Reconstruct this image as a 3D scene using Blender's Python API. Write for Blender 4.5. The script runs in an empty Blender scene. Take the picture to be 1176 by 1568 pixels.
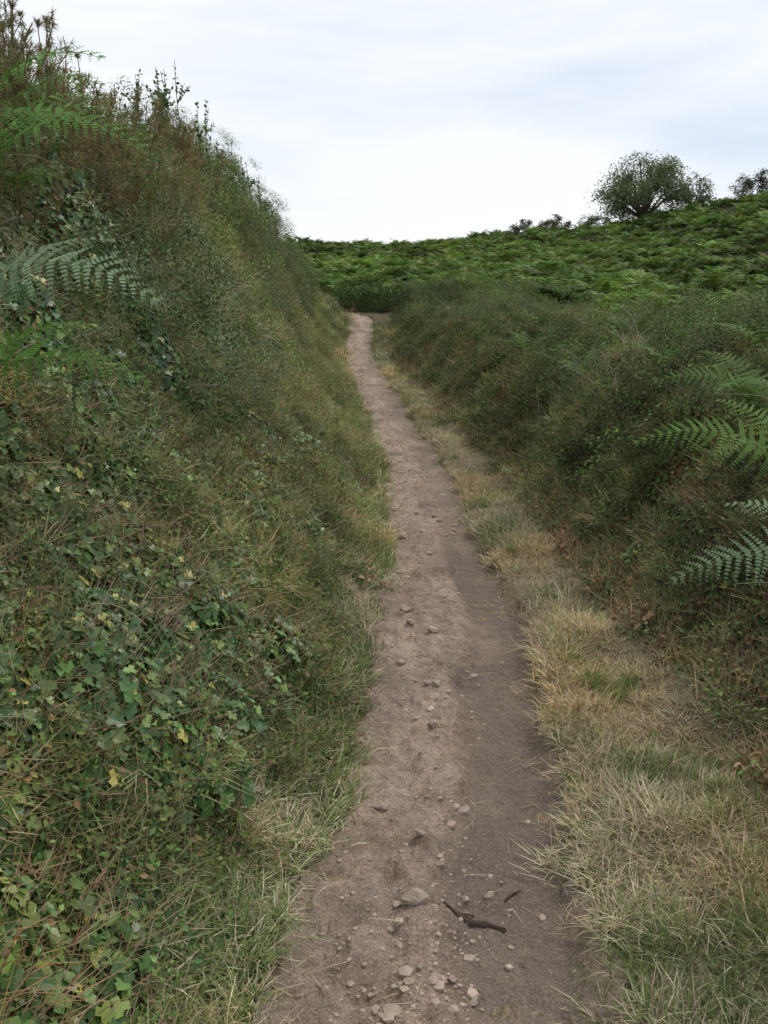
import bpy, math, numpy as np, time
from mathutils import Vector
rng=np.random.default_rng(7)
SC=bpy.context.scene
T0=time.time()
# ------------------------------------------------------------------ noise
def _h(xi,yi,seed):
    h=(xi.astype(np.int64)*374761393+yi.astype(np.int64)*668265263+seed*144269501)&0xffffffff
    h=((h^(h>>13))*1274126177)&0xffffffff
    h=(h^(h>>16))&0xffffffff
    return h/4294967295.0
def vn(x,y,seed=0):
    x=np.asarray(x,float);y=np.asarray(y,float)
    xi=np.floor(x);yi=np.floor(y);fx=x-xi;fy=y-yi
    fx=fx*fx*(3-2*fx);fy=fy*fy*(3-2*fy)
    a=_h(xi,yi,seed);b=_h(xi+1,yi,seed);c=_h(xi,yi+1,seed);d=_h(xi+1,yi+1,seed)
    return (a*(1-fx)+b*fx)*(1-fy)+(c*(1-fx)+d*fx)*fy
def fbm(x,y,seed=0,o=4):
    s=0;a=.5;t=0
    for i in range(o):
        s=s+a*vn(np.asarray(x)*2**i+i*17.3,np.asarray(y)*2**i+i*9.1,seed+i);t+=a;a*=.5
    return s/t
def cell(x,y,seed=0):
    x=np.asarray(x,float);y=np.asarray(y,float);xi=np.floor(x);yi=np.floor(y)
    best=np.full(x.shape,9.);idv=np.zeros(x.shape)
    for dx in (-1,0,1):
        for dy in (-1,0,1):
            cx=xi+dx;cy=yi+dy;px=cx+_h(cx,cy,seed);py=cy+_h(cx,cy,seed+1);r=.55+.5*_h(cx,cy,seed+2)
            d=((x-px)**2+(y-py)**2)/r**2;m=d<best;best=np.where(m,d,best);idv=np.where(m,_h(cx,cy,seed+3),idv)
    return np.sqrt(np.clip(1-best,0,1)),idv
def sst(x,a,b):
    t=np.clip((np.asarray(x,float)-a)/(b-a),0,1);return t*t*(3-2*t)
# ------------------------------------------------------------------ terrain functions
YS=np.arange(-80,1300,.25)
def smooth_curve(px,py,k):
    v=np.interp(YS,px,py);n=int(k/.25)|1;w=np.hanning(n+2);w/=w.sum()
    vp=np.pad(v,(len(w)//2,len(w)//2),mode='edge')
    return np.convolve(vp,w,mode='valid')[:len(YS)]
_CX=smooth_curve([-60,1.83,2.54,3.48,5.3,7.1,10.6,16,20.5,24,27,30,60],[-.1,.13,.18,.29,.40,.42,.32,-.11,-.52,-.62,-.6,-1.6,-9],1.5)
_P=smooth_curve([-80,0,10,13,16,20,22,24,27,30,34,50,70,75,82,110,200,1300],[-5,0,0,.13,.34,.62,.8,1.1,1.6,1.85,2.3,4.15,6.65,6.9,6.8,4.5,0,0],3)
def CX(y): return np.interp(y,YS,_CX)
def PH(y): return np.interp(y,YS,_P)
def hwL(y): y=np.asarray(y,float);return .395+.10*(fbm(y*1.1,0*y+3.1,11,3)-.5)*2+.05*(fbm(y*6,0*y+1.7,14,2)-.5)*2-.06*sst(y,4,7)+.03*(1-sst(y,2,3))
def hwR(y): y=np.asarray(y,float);return .41+.09*(fbm(y*1.3,0*y+8.1,12,3)-.5)*2+.05*(fbm(y*6,0*y+5.7,15,2)-.5)*2+.05*(1-sst(y,2,3.2))-.09*sst(y,4,7)
def fL(y): return (.90+.30*sst(y,8,16))*(1-.45*sst(y,22,27))*(1-sst(y,26,34))
def fR(y): return (.92-.42*sst(y,15,20))*(1-sst(y,24,32))
def tL(x,y): return CX(y)-x-hwL(y)
def tR(x,y): return x-CX(y)-hwR(y)
def sR(y): return .26*(1-sst(y,3.0,5.5))
BLx=[0,.12,.5,1,1.5,2,2.5,3,4,9,40];BLy=[0,.05,.22,.58,1.15,1.75,2.25,2.5,2.6,2.6,1.5]
BRx=[0,.06,.4,.8,1.1,1.5,1.9,2.6,5,12,60];BRy=[0,.06,.10,.17,.30,.55,.70,.80,.92,1.2,1.0]
def H(x,y):
    x=np.asarray(x,float);y=np.asarray(y,float)
    a=tL(x,y);b=tR(x,y);bb=b-sR(y)*sst(b,.1,.8)
    z=PH(y)+np.interp(a,BLx,BLy)*fL(y)+np.interp(bb,BRx,BRy)*fR(y)
    z=z+np.interp(x,[6,15.6,27,40,60,200],[0,1.0,3.2,4.4,4.6,1])*sst(y,18,70)*(1-sst(y,90,160))
    off=np.maximum(a,b)
    z=z+(fbm(x*.9,y*.9,3)-.5)*.45*sst(off,.3,1.5)+(fbm(x*3,y*3,5)-.5)*.24*sst(off,.02,.4)
    z=z+(fbm(x*.12,y*.12,9)-.5)*1.2*sst(y,30,60)
    z=z-.06*(off<0)
    return z
def nrm(f,x,y,e=.06):
    dx=(f(x+e,y)-f(x-e,y))/(2*e);dy=(f(x,y+e)-f(x,y-e))/(2*e)
    n=np.stack([-dx,-dy,np.ones_like(dx)],-1);return n/np.linalg.norm(n,axis=-1,keepdims=True)
# ------------------------------------------------------------------ mesh builder
class MB:
    def __init__(s): s.v=[];s.f=[];s.c=[];s.n=0
    def add(s,V,F,C):
        V=np.asarray(V,float).reshape(-1,3);C=np.asarray(C,float)
        if C.ndim==1: C=np.tile(C,(len(V),1))
        s.v.append(V);s.c.append(C);s.f.append((F,s.n));s.n+=len(V)
    def inst(s,T,F,R,P,S,C):
        V=np.einsum('mij,kj->mki',R,T)*np.asarray(S)[:,None,None]+P[:,None,:]
        m,k=V.shape[:2];FF=[];base=np.arange(m)*k
        for f in F: FF.append((base[:,None]+np.array(f)[None,:]))
        s.v.append(V.reshape(-1,3));s.c.append(np.repeat(C,k,axis=0));s.f.append((FF,s.n));s.n+=m*k
    def obj(s,name,mat,link=True,smooth=False):
        V=np.concatenate(s.v);C=np.concatenate(s.c);faces=[]
        for F,o in s.f:
            for f in F:
                a=np.asarray(f)
                if a.ndim==1: faces.append((a+o).tolist())
                else: faces.extend((a+o).tolist())
        me=bpy.data.meshes.new(name);me.from_pydata(V.tolist(),[],faces);me.update()
        at=me.attributes.new('col','FLOAT_COLOR','POINT')
        at.data.foreach_set('color',np.concatenate([C,np.ones((len(C),1))],1).astype(np.float32).ravel())
        me.materials.append(mat)
        if smooth: me.polygons.foreach_set('use_smooth',[True]*len(me.polygons))
        o=bpy.data.objects.new(name,me)
        if link: SC.collection.objects.link(o)
        return o
def frames(d,n):
    d=d/np.linalg.norm(d,axis=1,keepdims=True)
    y=np.cross(n,d);y/=np.linalg.norm(y,axis=1,keepdims=True)+1e-9
    z=np.cross(d,y);return np.stack([d,y,z],-1)
def rdir(m,g=None):
    v=rng.normal(size=(m,3));return v/np.linalg.norm(v,axis=1,keepdims=True)
def jit(c,m,a=.25,h=.10):
    c=np.asarray(c,float);b=1+a*(rng.random((m,1))*2-1)
    return np.clip(c*b*(1+h*(rng.random((m,3))*2-1)),0,1)
def pick(cols,w,m,a=.25,h=.10):
    cols=np.asarray(cols,float);i=rng.choice(len(cols),m,p=np.array(w)/np.sum(w));return jit(cols[i],m,a,h)
LF_OV=np.array([[0,0,0],[.3,.27,.05],[.68,.25,.05],[1,0,-.08],[.68,-.25,.05],[.3,-.27,.05]])
LF_OVF=[(0,3,2,1),(0,5,4,3)]
LF_IV=np.array([[.12,0,0],[-.08,.28,.03],[.22,.52,.03],[.42,.26,.03],[.66,.36,.02],[1,0,-.07],[.66,-.36,.02],[.42,-.26,.03],[.22,-.52,.03],[-.08,-.28,.03],[.45,0,-.03]])
LF_IVF=[(0,10,2,1),(2,10,3),(3,10,4),(4,10,5),(5,10,6),(6,10,7),(7,10,8),(8,10,0,9)]
LF_D=np.array([[0,0,0],[.5,.27,.08],[1,0,0],[.5,-.27,.08]]);LF_DF=[(0,2,1),(0,3,2)]
def blades(mb,P,az,lean,curv,L,W,C):
    m=len(P);S=np.array([0,.5,1.]);ww=np.array([1,.75,.08])
    th=lean[:,None]+curv[:,None]*S[None];ds=np.diff(S)
    tm=(th[:,1:]+th[:,:-1])/2
    hx=np.concatenate([np.zeros((m,1)),np.cumsum(np.sin(tm)*ds,1)],1)*L[:,None]
    hz=np.concatenate([np.zeros((m,1)),np.cumsum(np.cos(tm)*ds,1)],1)*L[:,None]
    d=np.stack([np.cos(az),np.sin(az)],-1);sd=np.stack([-np.sin(az),np.cos(az)],-1)
    c=np.stack([P[:,0,None]+hx*d[:,:1],P[:,1,None]+hx*d[:,1:],P[:,2,None]+hz],-1)
    off=np.zeros_like(c);off[:,:,:2]=sd[:,None,:]*(W[:,None,None]*ww[None,:,None]*.5)
    V=np.stack([c-off,c+off],2).reshape(m,6,3)
    b=np.arange(m)*6;F=[b[:,None]+np.array(q)[None] for q in [(0,1,3,2),(2,3,5,4)]]
    mb.v.append(V.reshape(-1,3));mb.c.append(np.repeat(C,6,axis=0));mb.f.append((F,mb.n));mb.n+=m*6
def tube(mb,pts,r0,r1,col,k=5):
    pts=np.asarray(pts,float);n=len(pts);V=[]
    for i in range(n):
        t=pts[min(i+1,n-1)]-pts[max(i-1,0)];t=t/(np.linalg.norm(t)+1e-9)
        a=np.cross(t,[.3,.2,.93] if abs(t[2])<.8 else [1,.1,0]);a/=np.linalg.norm(a);b=np.cross(t,a)
        r=r0+(r1-r0)*i/(n-1)
        for j in range(k):
            q=2*math.pi*j/k;V.append(pts[i]+r*(math.cos(q)*a+math.sin(q)*b))
    F=[(i*k+j,i*k+(j+1)%k,(i+1)*k+(j+1)%k,(i+1)*k+j) for i in range(n-1) for j in range(k)]
    mb.add(V,F,col)
# ------------------------------------------------------------------ materials
def newmat(name):
    m=bpy.data.materials.new(name);m.use_nodes=True;nt=m.node_tree;nt.nodes.clear();return m,nt,nt.nodes,nt.links
def leafmat(name,inst,rough=.65,trans=.2,spec=.17):
    m,nt,N,L=newmat(name)
    out=N.new('ShaderNodeOutputMaterial');b=N.new('ShaderNodeBsdfPrincipled')
    a=N.new('ShaderNodeAttribute');a.attribute_name='col';src=a.outputs['Color']
    if inst:
        t=N.new('ShaderNodeAttribute');t.attribute_type=inst;t.attribute_name='tint'
        v=N.new('ShaderNodeVectorMath');v.operation='MULTIPLY';L.new(src,v.inputs[0]);L.new(t.outputs['Vector'],v.inputs[1]);src=v.outputs[0]
    L.new(src,b.inputs['Base Color']);b.inputs['Roughness'].default_value=rough;b.inputs['Specular IOR Level'].default_value=spec
    if trans>0:
        tr=N.new('ShaderNodeBsdfTranslucent');mx=N.new('ShaderNodeMixShader')
        v2=N.new('ShaderNodeVectorMath');v2.operation='MULTIPLY';v2.inputs[1].default_value=(1.4,1.6,.7);L.new(src,v2.inputs[0]);L.new(v2.outputs[0],tr.inputs[0])
        mx.inputs[0].default_value=trans;L.new(b.outputs[0],mx.inputs[1]);L.new(tr.outputs[0],mx.inputs[2]);L.new(mx.outputs[0],out.inputs[0])
    else: L.new(b.outputs[0],out.inputs[0])
    return m
M_leafG=leafmat('foliage_scattered','GEOMETRY',trans=.15);M_leaf=leafmat('foliage',None)
M_glossG=leafmat('ivy_leaf','GEOMETRY',.4,.08,.42)
M_bark=leafmat('bark',None,.85,0,.2)
def m_path():
    m,nt,N,L=newmat('dry_earth')
    out=N.new('ShaderNodeOutputMaterial');b=N.new('ShaderNodeBsdfPrincipled');L.new(b.outputs[0],out.inputs[0])
    g=N.new('ShaderNodeNewGeometry');at=N.new('ShaderNodeAttribute');at.attribute_name='rut'
    def noise(sc,d=6,r=.6):
        n=N.new('ShaderNodeTexNoise');n.inputs['Scale'].default_value=sc;n.inputs['Detail'].default_value=d;n.inputs['Roughness'].default_value=r;L.new(g.outputs['Position'],n.inputs['Vector']);return n
    n1=noise(2.2);n2=noise(14,8,.7);n3=noise(120,3,.7)
    r1=N.new('ShaderNodeValToRGB');r1.color_ramp.elements[0].position=.40;r1.color_ramp.elements[0].color=(.31,.222,.165,1);r1.color_ramp.elements[1].position=.59;r1.color_ramp.elements[1].color=(.60,.455,.36,1)
    mixn=N.new('ShaderNodeMath');mixn.operation='ADD';mu=N.new('ShaderNodeMath');mu.operation='MULTIPLY';mu.inputs[1].default_value=.5
    L.new(n1.outputs[0],mixn.inputs[0]);L.new(n2.outputs[0],mixn.inputs[1]);L.new(mixn.outputs[0],mu.inputs[0]);L.new(mu.outputs[0],r1.inputs[0])
    mx=N.new('ShaderNodeMix');mx.data_type='RGBA';L.new(at.outputs['Fac'],mx.inputs['Factor']);L.new(r1.outputs[0],mx.inputs['A']);mx.inputs['B'].default_value=(.26,.205,.165,1)
    r3=N.new('ShaderNodeValToRGB');r3.color_ramp.elements[0].position=.3;r3.color_ramp.elements[0].color=(.55,.55,.55,1);r3.color_ramp.elements[1].position=.7;r3.color_ramp.elements[1].color=(1.25,1.25,1.25,1);L.new(n3.outputs[0],r3.inputs[0])
    m2=N.new('ShaderNodeMix');m2.data_type='RGBA';m2.blend_type='MULTIPLY';m2.inputs['Factor'].default_value=1;L.new(mx.outputs['Result'],m2.inputs['A']);L.new(r3.outputs[0],m2.inputs['B'])
    L.new(m2.outputs['Result'],b.inputs['Base Color']);b.inputs['Roughness'].default_value=.95;b.inputs['Specular IOR Level'].default_value=.12
    vo=N.new('ShaderNodeTexVoronoi');vo.inputs['Scale'].default_value=30;L.new(g.outputs['Position'],vo.inputs['Vector'])
    ad=N.new('ShaderNodeMath');ad.operation='ADD';ml=N.new('ShaderNodeMath');ml.operation='MULTIPLY';ml.inputs[1].default_value=.4
    L.new(vo.outputs[0],ml.inputs[0]);L.new(ml.outputs[0],ad.inputs[0])
    a2=N.new('ShaderNodeMath');a2.operation='ADD';L.new(n2.outputs[0],a2.inputs[0]);m3=N.new('ShaderNodeMath');m3.operation='MULTIPLY';m3.inputs[1].default_value=.35;L.new(n3.outputs[0],m3.inputs[0]);L.new(m3.outputs[0],a2.inputs[1]);L.new(a2.outputs[0],ad.inputs[1])
    bp=N.new('ShaderNodeBump');bp.inputs['Strength'].default_value=1.;bp.inputs['Distance'].default_value=.035;L.new(ad.outputs[0],bp.inputs['Height']);L.new(bp.outputs[0],b.inputs['Normal'])
    return m
def m_ground():
    m,nt,N,L=newmat('soil_and_litter')
    out=N.new('ShaderNodeOutputMaterial');b=N.new('ShaderNodeBsdfPrincipled');L.new(b.outputs[0],out.inputs[0])
    g=N.new('ShaderNodeNewGeometry');at=N.new('ShaderNodeAttribute');at.attribute_name='dry'
    def nz(s,d):
        n=N.new('ShaderNodeTexNoise');n.inputs['Scale'].default_value=s;n.inputs['Detail'].default_value=d;n.inputs['Roughness'].default_value=.75;L.new(g.outputs['Position'],n.inputs['Vector']);return n
    n=nz(14,9);nb=nz(60,5)
    r=N.new('ShaderNodeValToRGB');r.color_ramp.elements[0].position=.35;r.color_ramp.elements[0].color=(.014,.018,.008,1);r.color_ramp.elements[1].position=.65;r.color_ramp.elements[1].color=(.075,.07,.035,1);L.new(n.outputs[0],r.inputs[0])
    r2=N.new('ShaderNodeValToRGB');r2.color_ramp.elements[0].position=.38;r2.color_ramp.elements[0].color=(.14,.105,.065,1);r2.color_ramp.elements[1].position=.62;r2.color_ramp.elements[1].color=(.46,.37,.24,1);L.new(nb.outputs[0],r2.inputs[0])
    mx=N.new('ShaderNodeMix');mx.data_type='RGBA';L.new(at.outputs['Fac'],mx.inputs['Factor']);L.new(r.outputs[0],mx.inputs['A']);L.new(r2.outputs[0],mx.inputs['B'])
    L.new(mx.outputs['Result'],b.inputs['Base Color']);b.inputs['Roughness'].default_value=1;b.inputs['Specular IOR Level'].default_value=.1
    bp=N.new('ShaderNodeBump');bp.inputs['Strength'].default_value=.8;bp.inputs['Distance'].default_value=.04;L.new(n.outputs[0],bp.inputs['Height']);L.new(bp.outputs[0],b.inputs['Normal'])
    return m
# ------------------------------------------------------------------ ground sheet
def axis(segs):
    a=[segs[0][0]]
    for s0,s1,d in segs:
        n=max(1,int(round((s1-s0)/d)));a+=list(np.linspace(s0,s1,n+1)[1:])
    return np.array(a)
gx=axis([(-900,-200,100),(-200,-60,20),(-60,-12,2.5),(-12,-4.5,.4),(-4.5,-1.5,.075),(-1.5,1.2,.04),(1.2,4.5,.075),(4.5,12,.4),(12,60,1.6),(60,200,14),(200,900,100)])
gy=axis([(-70,-10,6),(-10,0,.5),(0,12,.06),(12,30,.15),(30,90,.8),(90,200,8),(200,1200,100)])
X,Y=np.meshgrid(gx,gy);Z=H(X,Y);nx,ny=len(gx),len(gy)
me=bpy.data.meshes.new('ground')
idx=np.arange(nx*ny).reshape(ny,nx)
Fq=np.stack([idx[:-1,:-1],idx[:-1,1:],idx[1:,1:],idx[1:,:-1]],-1).reshape(-1,4)
me.from_pydata(np.stack([X,Y,Z],-1).reshape(-1,3).tolist(),[],Fq.tolist());me.update()
dry=((1-sst(tR(X,Y)-sR(Y),.45,.95))*(tR(X,Y)>-.5)*(1-.6*sst(Y,16,22)) + .6*(1-sst(tL(X,Y),.05,.6))*(tL(X,Y)>-.3))
dry=np.clip(dry,0,1)*(.75+.5*(fbm(X*2,Y*2,30)-.5))
a=me.attributes.new('dry','FLOAT','POINT');a.data.foreach_set('value',np.clip(dry,0,1).astype(np.float32).ravel())
me.materials.append(m_ground());me.polygons.foreach_set('use_smooth',[True]*len(me.polygons))
SC.collection.objects.link(bpy.data.objects.new('ground',me))
# ------------------------------------------------------------------ dirt path
def path_z(u,y):
    x=u+CX(y)
    ed=.09*(fbm(y*1.6,y*0+2.,47)-.5)*2+.05*(fbm(x*7,y*7,51)-.5)*2
    rut=sst(u,.0+ed,.12+ed)*(1-sst(u,.30,.46))*(1-.6*sst(y,5,9))
    rut2=np.exp(-((u+.24+.03*np.sin(y*1.3))/.09)**2)*.5
    z=PH(y)-.05*rut-.025*rut2+.02*(1-rut)*(1-sst(y,5,8))
    amp=(1-.6*rut)
    z=z+(fbm(x*3.2,y*3.2,40,3)-.5)*.07*amp+(fbm(x*13,y*11,41,4)-.5)*.06*amp+(fbm(x*40,y*40,42,2)-.5)*.02*amp
    z=z+.005*np.sin(y*55+fbm(x*6,y*6,49)*9)*rut*sst(fbm(x*3,y*3,48),.35,.55)
    eL=sst(-u-hwL(y),-.02,.09);eR=sst(u-hwR(y),-.02,.08)
    return z-.09*eL-.10*eR,rut
us=np.linspace(-.74,.74,184)
ys=[-3.]
while ys[-1]<29: ys.append(ys[-1]+max(.010,abs(ys[-1])*.003))
ys=np.array(ys)
U,YY=np.meshgrid(us,ys);ZZ,RUT=path_z(U,YY)
me=bpy.data.meshes.new('dirt_path');idx=np.arange(U.size).reshape(U.shape)
Fq=np.stack([idx[:-1,:-1],idx[:-1,1:],idx[1:,1:],idx[1:,:-1]],-1).reshape(-1,4)
me.from_pydata(np.stack([U+CX(YY),YY,ZZ],-1).reshape(-1,3).tolist(),[],Fq.tolist());me.update()
rr=np.clip(RUT*(.25+1.2*fbm(U*5,YY*2.5,46))+.5*sst(fbm(U*3,YY*2,45),.48,.7)+.4*sst(U,.1,.3)*sst(YY,6,9)*fbm(U*4,YY*2,50),0,1)
a=me.attributes.new('rut','FLOAT','POINT');a.data.foreach_set('value',rr.astype(np.float32).ravel())
M_path=m_path();me.materials.append(M_path);me.polygons.foreach_set('use_smooth',[True]*len(me.polygons))
SC.collection.objects.link(bpy.data.objects.new('dirt_path',me))
# ------------------------------------------------------------------ instancing
def euler_from_R(R):
    sy=-R[:,2,0];cy=np.sqrt(np.maximum(0,1-sy**2))
    return np.stack([np.arctan2(R[:,2,1],R[:,2,2]),np.arctan2(sy,cy),np.arctan2(R[:,1,0],R[:,0,0])],-1)
def scatter(name,objs,P,Nn,spin,scl,tint,up=.5,idx=None):
    m=len(P);z=Nn*(1-up)+np.array([0,0,1.])*up;z/=np.linalg.norm(z,axis=1,keepdims=True)
    x=np.stack([np.cos(spin),np.sin(spin),np.full(m,.013)],-1)
    y=np.cross(z,x);y/=np.linalg.norm(y,axis=1,keepdims=True)+1e-9;x=np.cross(y,z);R=np.stack([x,y,z],-1)
    col=bpy.data.collections.new(name+'_variants')
    for o in objs: col.objects.link(o)
    me=bpy.data.meshes.new(name);me.from_pydata(P.tolist(),[],[]);me.update()
    def at(n,t,k,v): q=me.attributes.new(n,t,'POINT');q.data.foreach_set(k,v.ravel())
    at('rot','FLOAT_VECTOR','vector',euler_from_R(R).astype(np.float32))
    at('scl','FLOAT','value',np.asarray(scl).astype(np.float32))
    at('tint','FLOAT_VECTOR','vector',np.asarray(tint).astype(np.float32))
    if idx is None: idx=rng.integers(0,len(objs),m)
    at('idx','INT','value',np.asarray(idx).astype(np.int32))
    o=bpy.data.objects.new(name,me);SC.collection.objects.link(o)
    ng=bpy.data.node_groups.new(name,'GeometryNodeTree')
    ng.interface.new_socket('Geometry',in_out='INPUT',socket_type='NodeSocketGeometry');ng.interface.new_socket('Geometry',in_out='OUTPUT',socket_type='NodeSocketGeometry')
    N,L=ng.nodes,ng.links;gi=N.new('NodeGroupInput');go=N.new('NodeGroupOutput')
    ci=N.new('GeometryNodeCollectionInfo');ci.inputs['Collection'].default_value=col;ci.inputs['Separate Children'].default_value=True;ci.inputs['Reset Children'].default_value=True
    ip=N.new('GeometryNodeInstanceOnPoints');ip.inputs['Pick Instance'].default_value=True
    def na(n,t):
        q=N.new('GeometryNodeInputNamedAttribute');q.data_type=t;q.inputs['Name'].default_value=n;return q.outputs['Attribute']
    L.new(gi.outputs[0],ip.inputs['Points']);L.new(ci.outputs[0],ip.inputs['Instance']);L.new(na('idx','INT'),ip.inputs['Instance Index'])
    e=N.new('FunctionNodeEulerToRotation');L.new(na('rot','FLOAT_VECTOR'),e.inputs[0]);L.new(e.outputs[0],ip.inputs['Rotation'])
    L.new(na('scl','FLOAT'),ip.inputs['Scale']);last=ip.outputs[0]
    for nm in ('rot','scl','idx'):
        r=N.new('GeometryNodeRemoveAttribute');r.inputs['Name'].default_value=nm;L.new(last,r.inputs[0]);last=r.outputs[0]
    r=N.new('GeometryNodeRealizeInstances');L.new(last,r.inputs[0]);last=r.outputs[0]
    L.new(last,go.inputs[0])
    md=o.modifiers.new('instances','NODES');md.node_group=ng
    return o
# ------------------------------------------------------------------ species
STRAW=(.56,.47,.31);STRAW2=(.42,.34,.21);GRN=(.155,.21,.06);GRN2=(.10,.155,.04);BRN=(.20,.135,.08);OLV=(.185,.195,.09)
def tuft(name,m,rad,L0,L1,cols,w,lean=(.1,.9),curv=(.2,1.3),W=(.0022,.0045)):
    mb=MB();r=rad*np.sqrt(rng.random(m));a=rng.random(m)*6.283
    P=np.stack([r*np.cos(a),r*np.sin(a),np.full(m,-.01)],-1)
    az=a+rng.normal(size=m)*.9
    blades(mb,P,az,rng.uniform(*lean,m),rng.uniform(*curv,m),rng.uniform(L0,L1,m),rng.uniform(*W,m),pick(cols,w,m))
    return mb.obj(name,M_leafG,False)
g_dry=[tuft('dry_grass_tuft',32,.06,.025,.11,[STRAW,STRAW2,GRN,BRN],[6,3,1.1,.8],(.5,1.5),(.0,.9)) for _ in range(5)]
g_mix=[tuft('mixed_grass_tuft',28,.06,.04,.13,[STRAW,OLV,GRN,GRN2,BRN],[1.8,2.5,4,2.5,.8],(.2,1.2)) for _ in range(5)]
g_grn=[tuft('green_grass_tuft',40,.03,.07,.18,[GRN,GRN2,STRAW,(.22,.3,.08)],[4,3,1,2],(.1,.9),(.3,1.3),(.003,.006)) for _ in range(3)]
def clump(name,m,rad,hz,tmpl,F,s0,s1,cols,w,stems=8,mat=None,upn=.7,stemcol=BRN):
    mb=MB();d=rdir(m);d[:,2]=np.abs(d[:,2]);r=rad*rng.random((m,1))**.45
    P=d*r*np.array([1,1,hz/rad])
    n=d*.6+rdir(m)*.6+np.array([0,0,upn]);n/=np.linalg.norm(n,axis=1,keepdims=True)
    t=rdir(m)+d*.5;t-=n*np.sum(t*n,1,keepdims=True)
    mb.inst(tmpl,F,frames(t,n),P,rng.uniform(s0,s1,m),pick(cols,w,m,.4,.10))
    k=stems
    if k: blades(mb,np.zeros((k,3))+rng.normal(size=(k,3))*[rad*.3,rad*.3,0],rng.random(k)*6.28,rng.uniform(.1,1.1,k),rng.uniform(0,.6,k),rng.uniform(.8,1.4,k)*rad,rng.uniform(.003,.005,k),jit(stemcol,k))
    return mb.obj(name,mat or M_leafG,False)
HG=(.10,.165,.047);HG2=(.15,.22,.065);HD=(.045,.085,.029);HY=(.22,.25,.08)
herb=[clump('herb_clump',74,.12,.10,LF_D,LF_DF,.011,.026,[HG,HG2,HD,HY,BRN],[4.5,4.5,3,.6,.6],18,stemcol=(.31,.26,.15)) for _ in range(5)]
IVY=(.045,.10,.03);IVY2=(.085,.155,.045)
ivy=[clump('ivy_clump',22,.15,.05,LF_IV,LF_IVF,.034,.058,[IVY,IVY2,(.15,.22,.06),(.3,.25,.07)],[5,4,1.4,.15],4,M_glossG,1.0) for _ in range(5)]
brm=[clump('bramble_clump',48,.18,.15,LF_OV,LF_OVF,.024,.05,[HG,IVY2,HD,HY,BRN],[4,3,2.5,.7,.4],8,None,.8) for _ in range(5)]
bush=[clump('hedge_clump_a',100,.24,.22,LF_D,LF_DF,.022,.05,[HG,HG2,HD,OLV],[4,3,3,1.],9,None,.6,(.16,.12,.07)) for _ in range(3)]
bush+=[clump('hedge_clump_b',130,.22,.24,LF_D,LF_DF,.016,.034,[(.13,.175,.075),(.10,.145,.06),HD],[4,3,2],16,None,.5,(.26,.22,.15)) for _ in range(3)]
bush+=[clump('hedge_clump_c',60,.26,.22,LF_OV,LF_OVF,.032,.060,[(.09,.165,.038),(.14,.225,.055),HD],[4,3,2],6,None,.8,(.16,.12,.07)) for _ in range(3)]
def sp_id(i,n): return np.where(i<.4,0,np.where(i<.8,3,6))+rng.integers(0,3,n)
def sp_idx(x,y,n): return sp_id(cell(x*.85,y*.85,60)[1]+rng.normal(size=n)*.06,n)
dead=[clump('dead_leaf_clump',26,.12,.04,LF_OV,LF_OVF,.02,.045,[BRN,(.30,.17,.09),(.38,.27,.17)],[3,2,1],10,None,.8,(.34,.26,.17)) for _ in range(3)]
NEED=np.array([[0,0,0],[.0,.06,0],[1,0,0],[0,-.06,0]])
def gorse_spike(name,Lh,cols,w):
    mb=MB();pts=[(0,0,0)];dx,dy=rng.normal(size=2)*.12
    for i in range(1,8): pts.append((dx*Lh*i/7+rng.normal()*.01,dy*Lh*i/7+rng.normal()*.01,Lh*i/7))
    pts=np.array(pts);tube(mb,pts,.006,.002,BRN,3)
    for k in range(9):
        i=rng.integers(1,7);b=pts[i];d=rdir(1)[0];d[2]=abs(d[2])+.8;d/=np.linalg.norm(d);l=Lh*rng.uniform(.2,.4)*(1-i/10)
        m=30;s=rng.random((m,1));P=b+d*l*s;nd=rdir(m)+d*.7
        mb.inst(NEED,[(0,2,1),(0,3,2)],frames(nd,rdir(m)),P,rng.uniform(.02,.04,m),pick(cols,w,m))
    m=60;s=rng.random(m)*.98;P=np.stack([np.interp(s*7,range(8),pts[:,j]) for j in range(3)],-1);nd=rdir(m)+[0,0,.7]
    mb.inst(NEED,[(0,2,1),(0,3,2)],frames(nd,rdir(m)),P,rng.uniform(.02,.04,m),pick(cols,w,m))
    return mb.obj(name,M_leafG,False)
gorse=[gorse_spike('gorse_spike',.42,[(.21,.18,.09),(.29,.21,.13),(.13,.17,.06)],[3,3,2]) for _ in range(4)]
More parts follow.
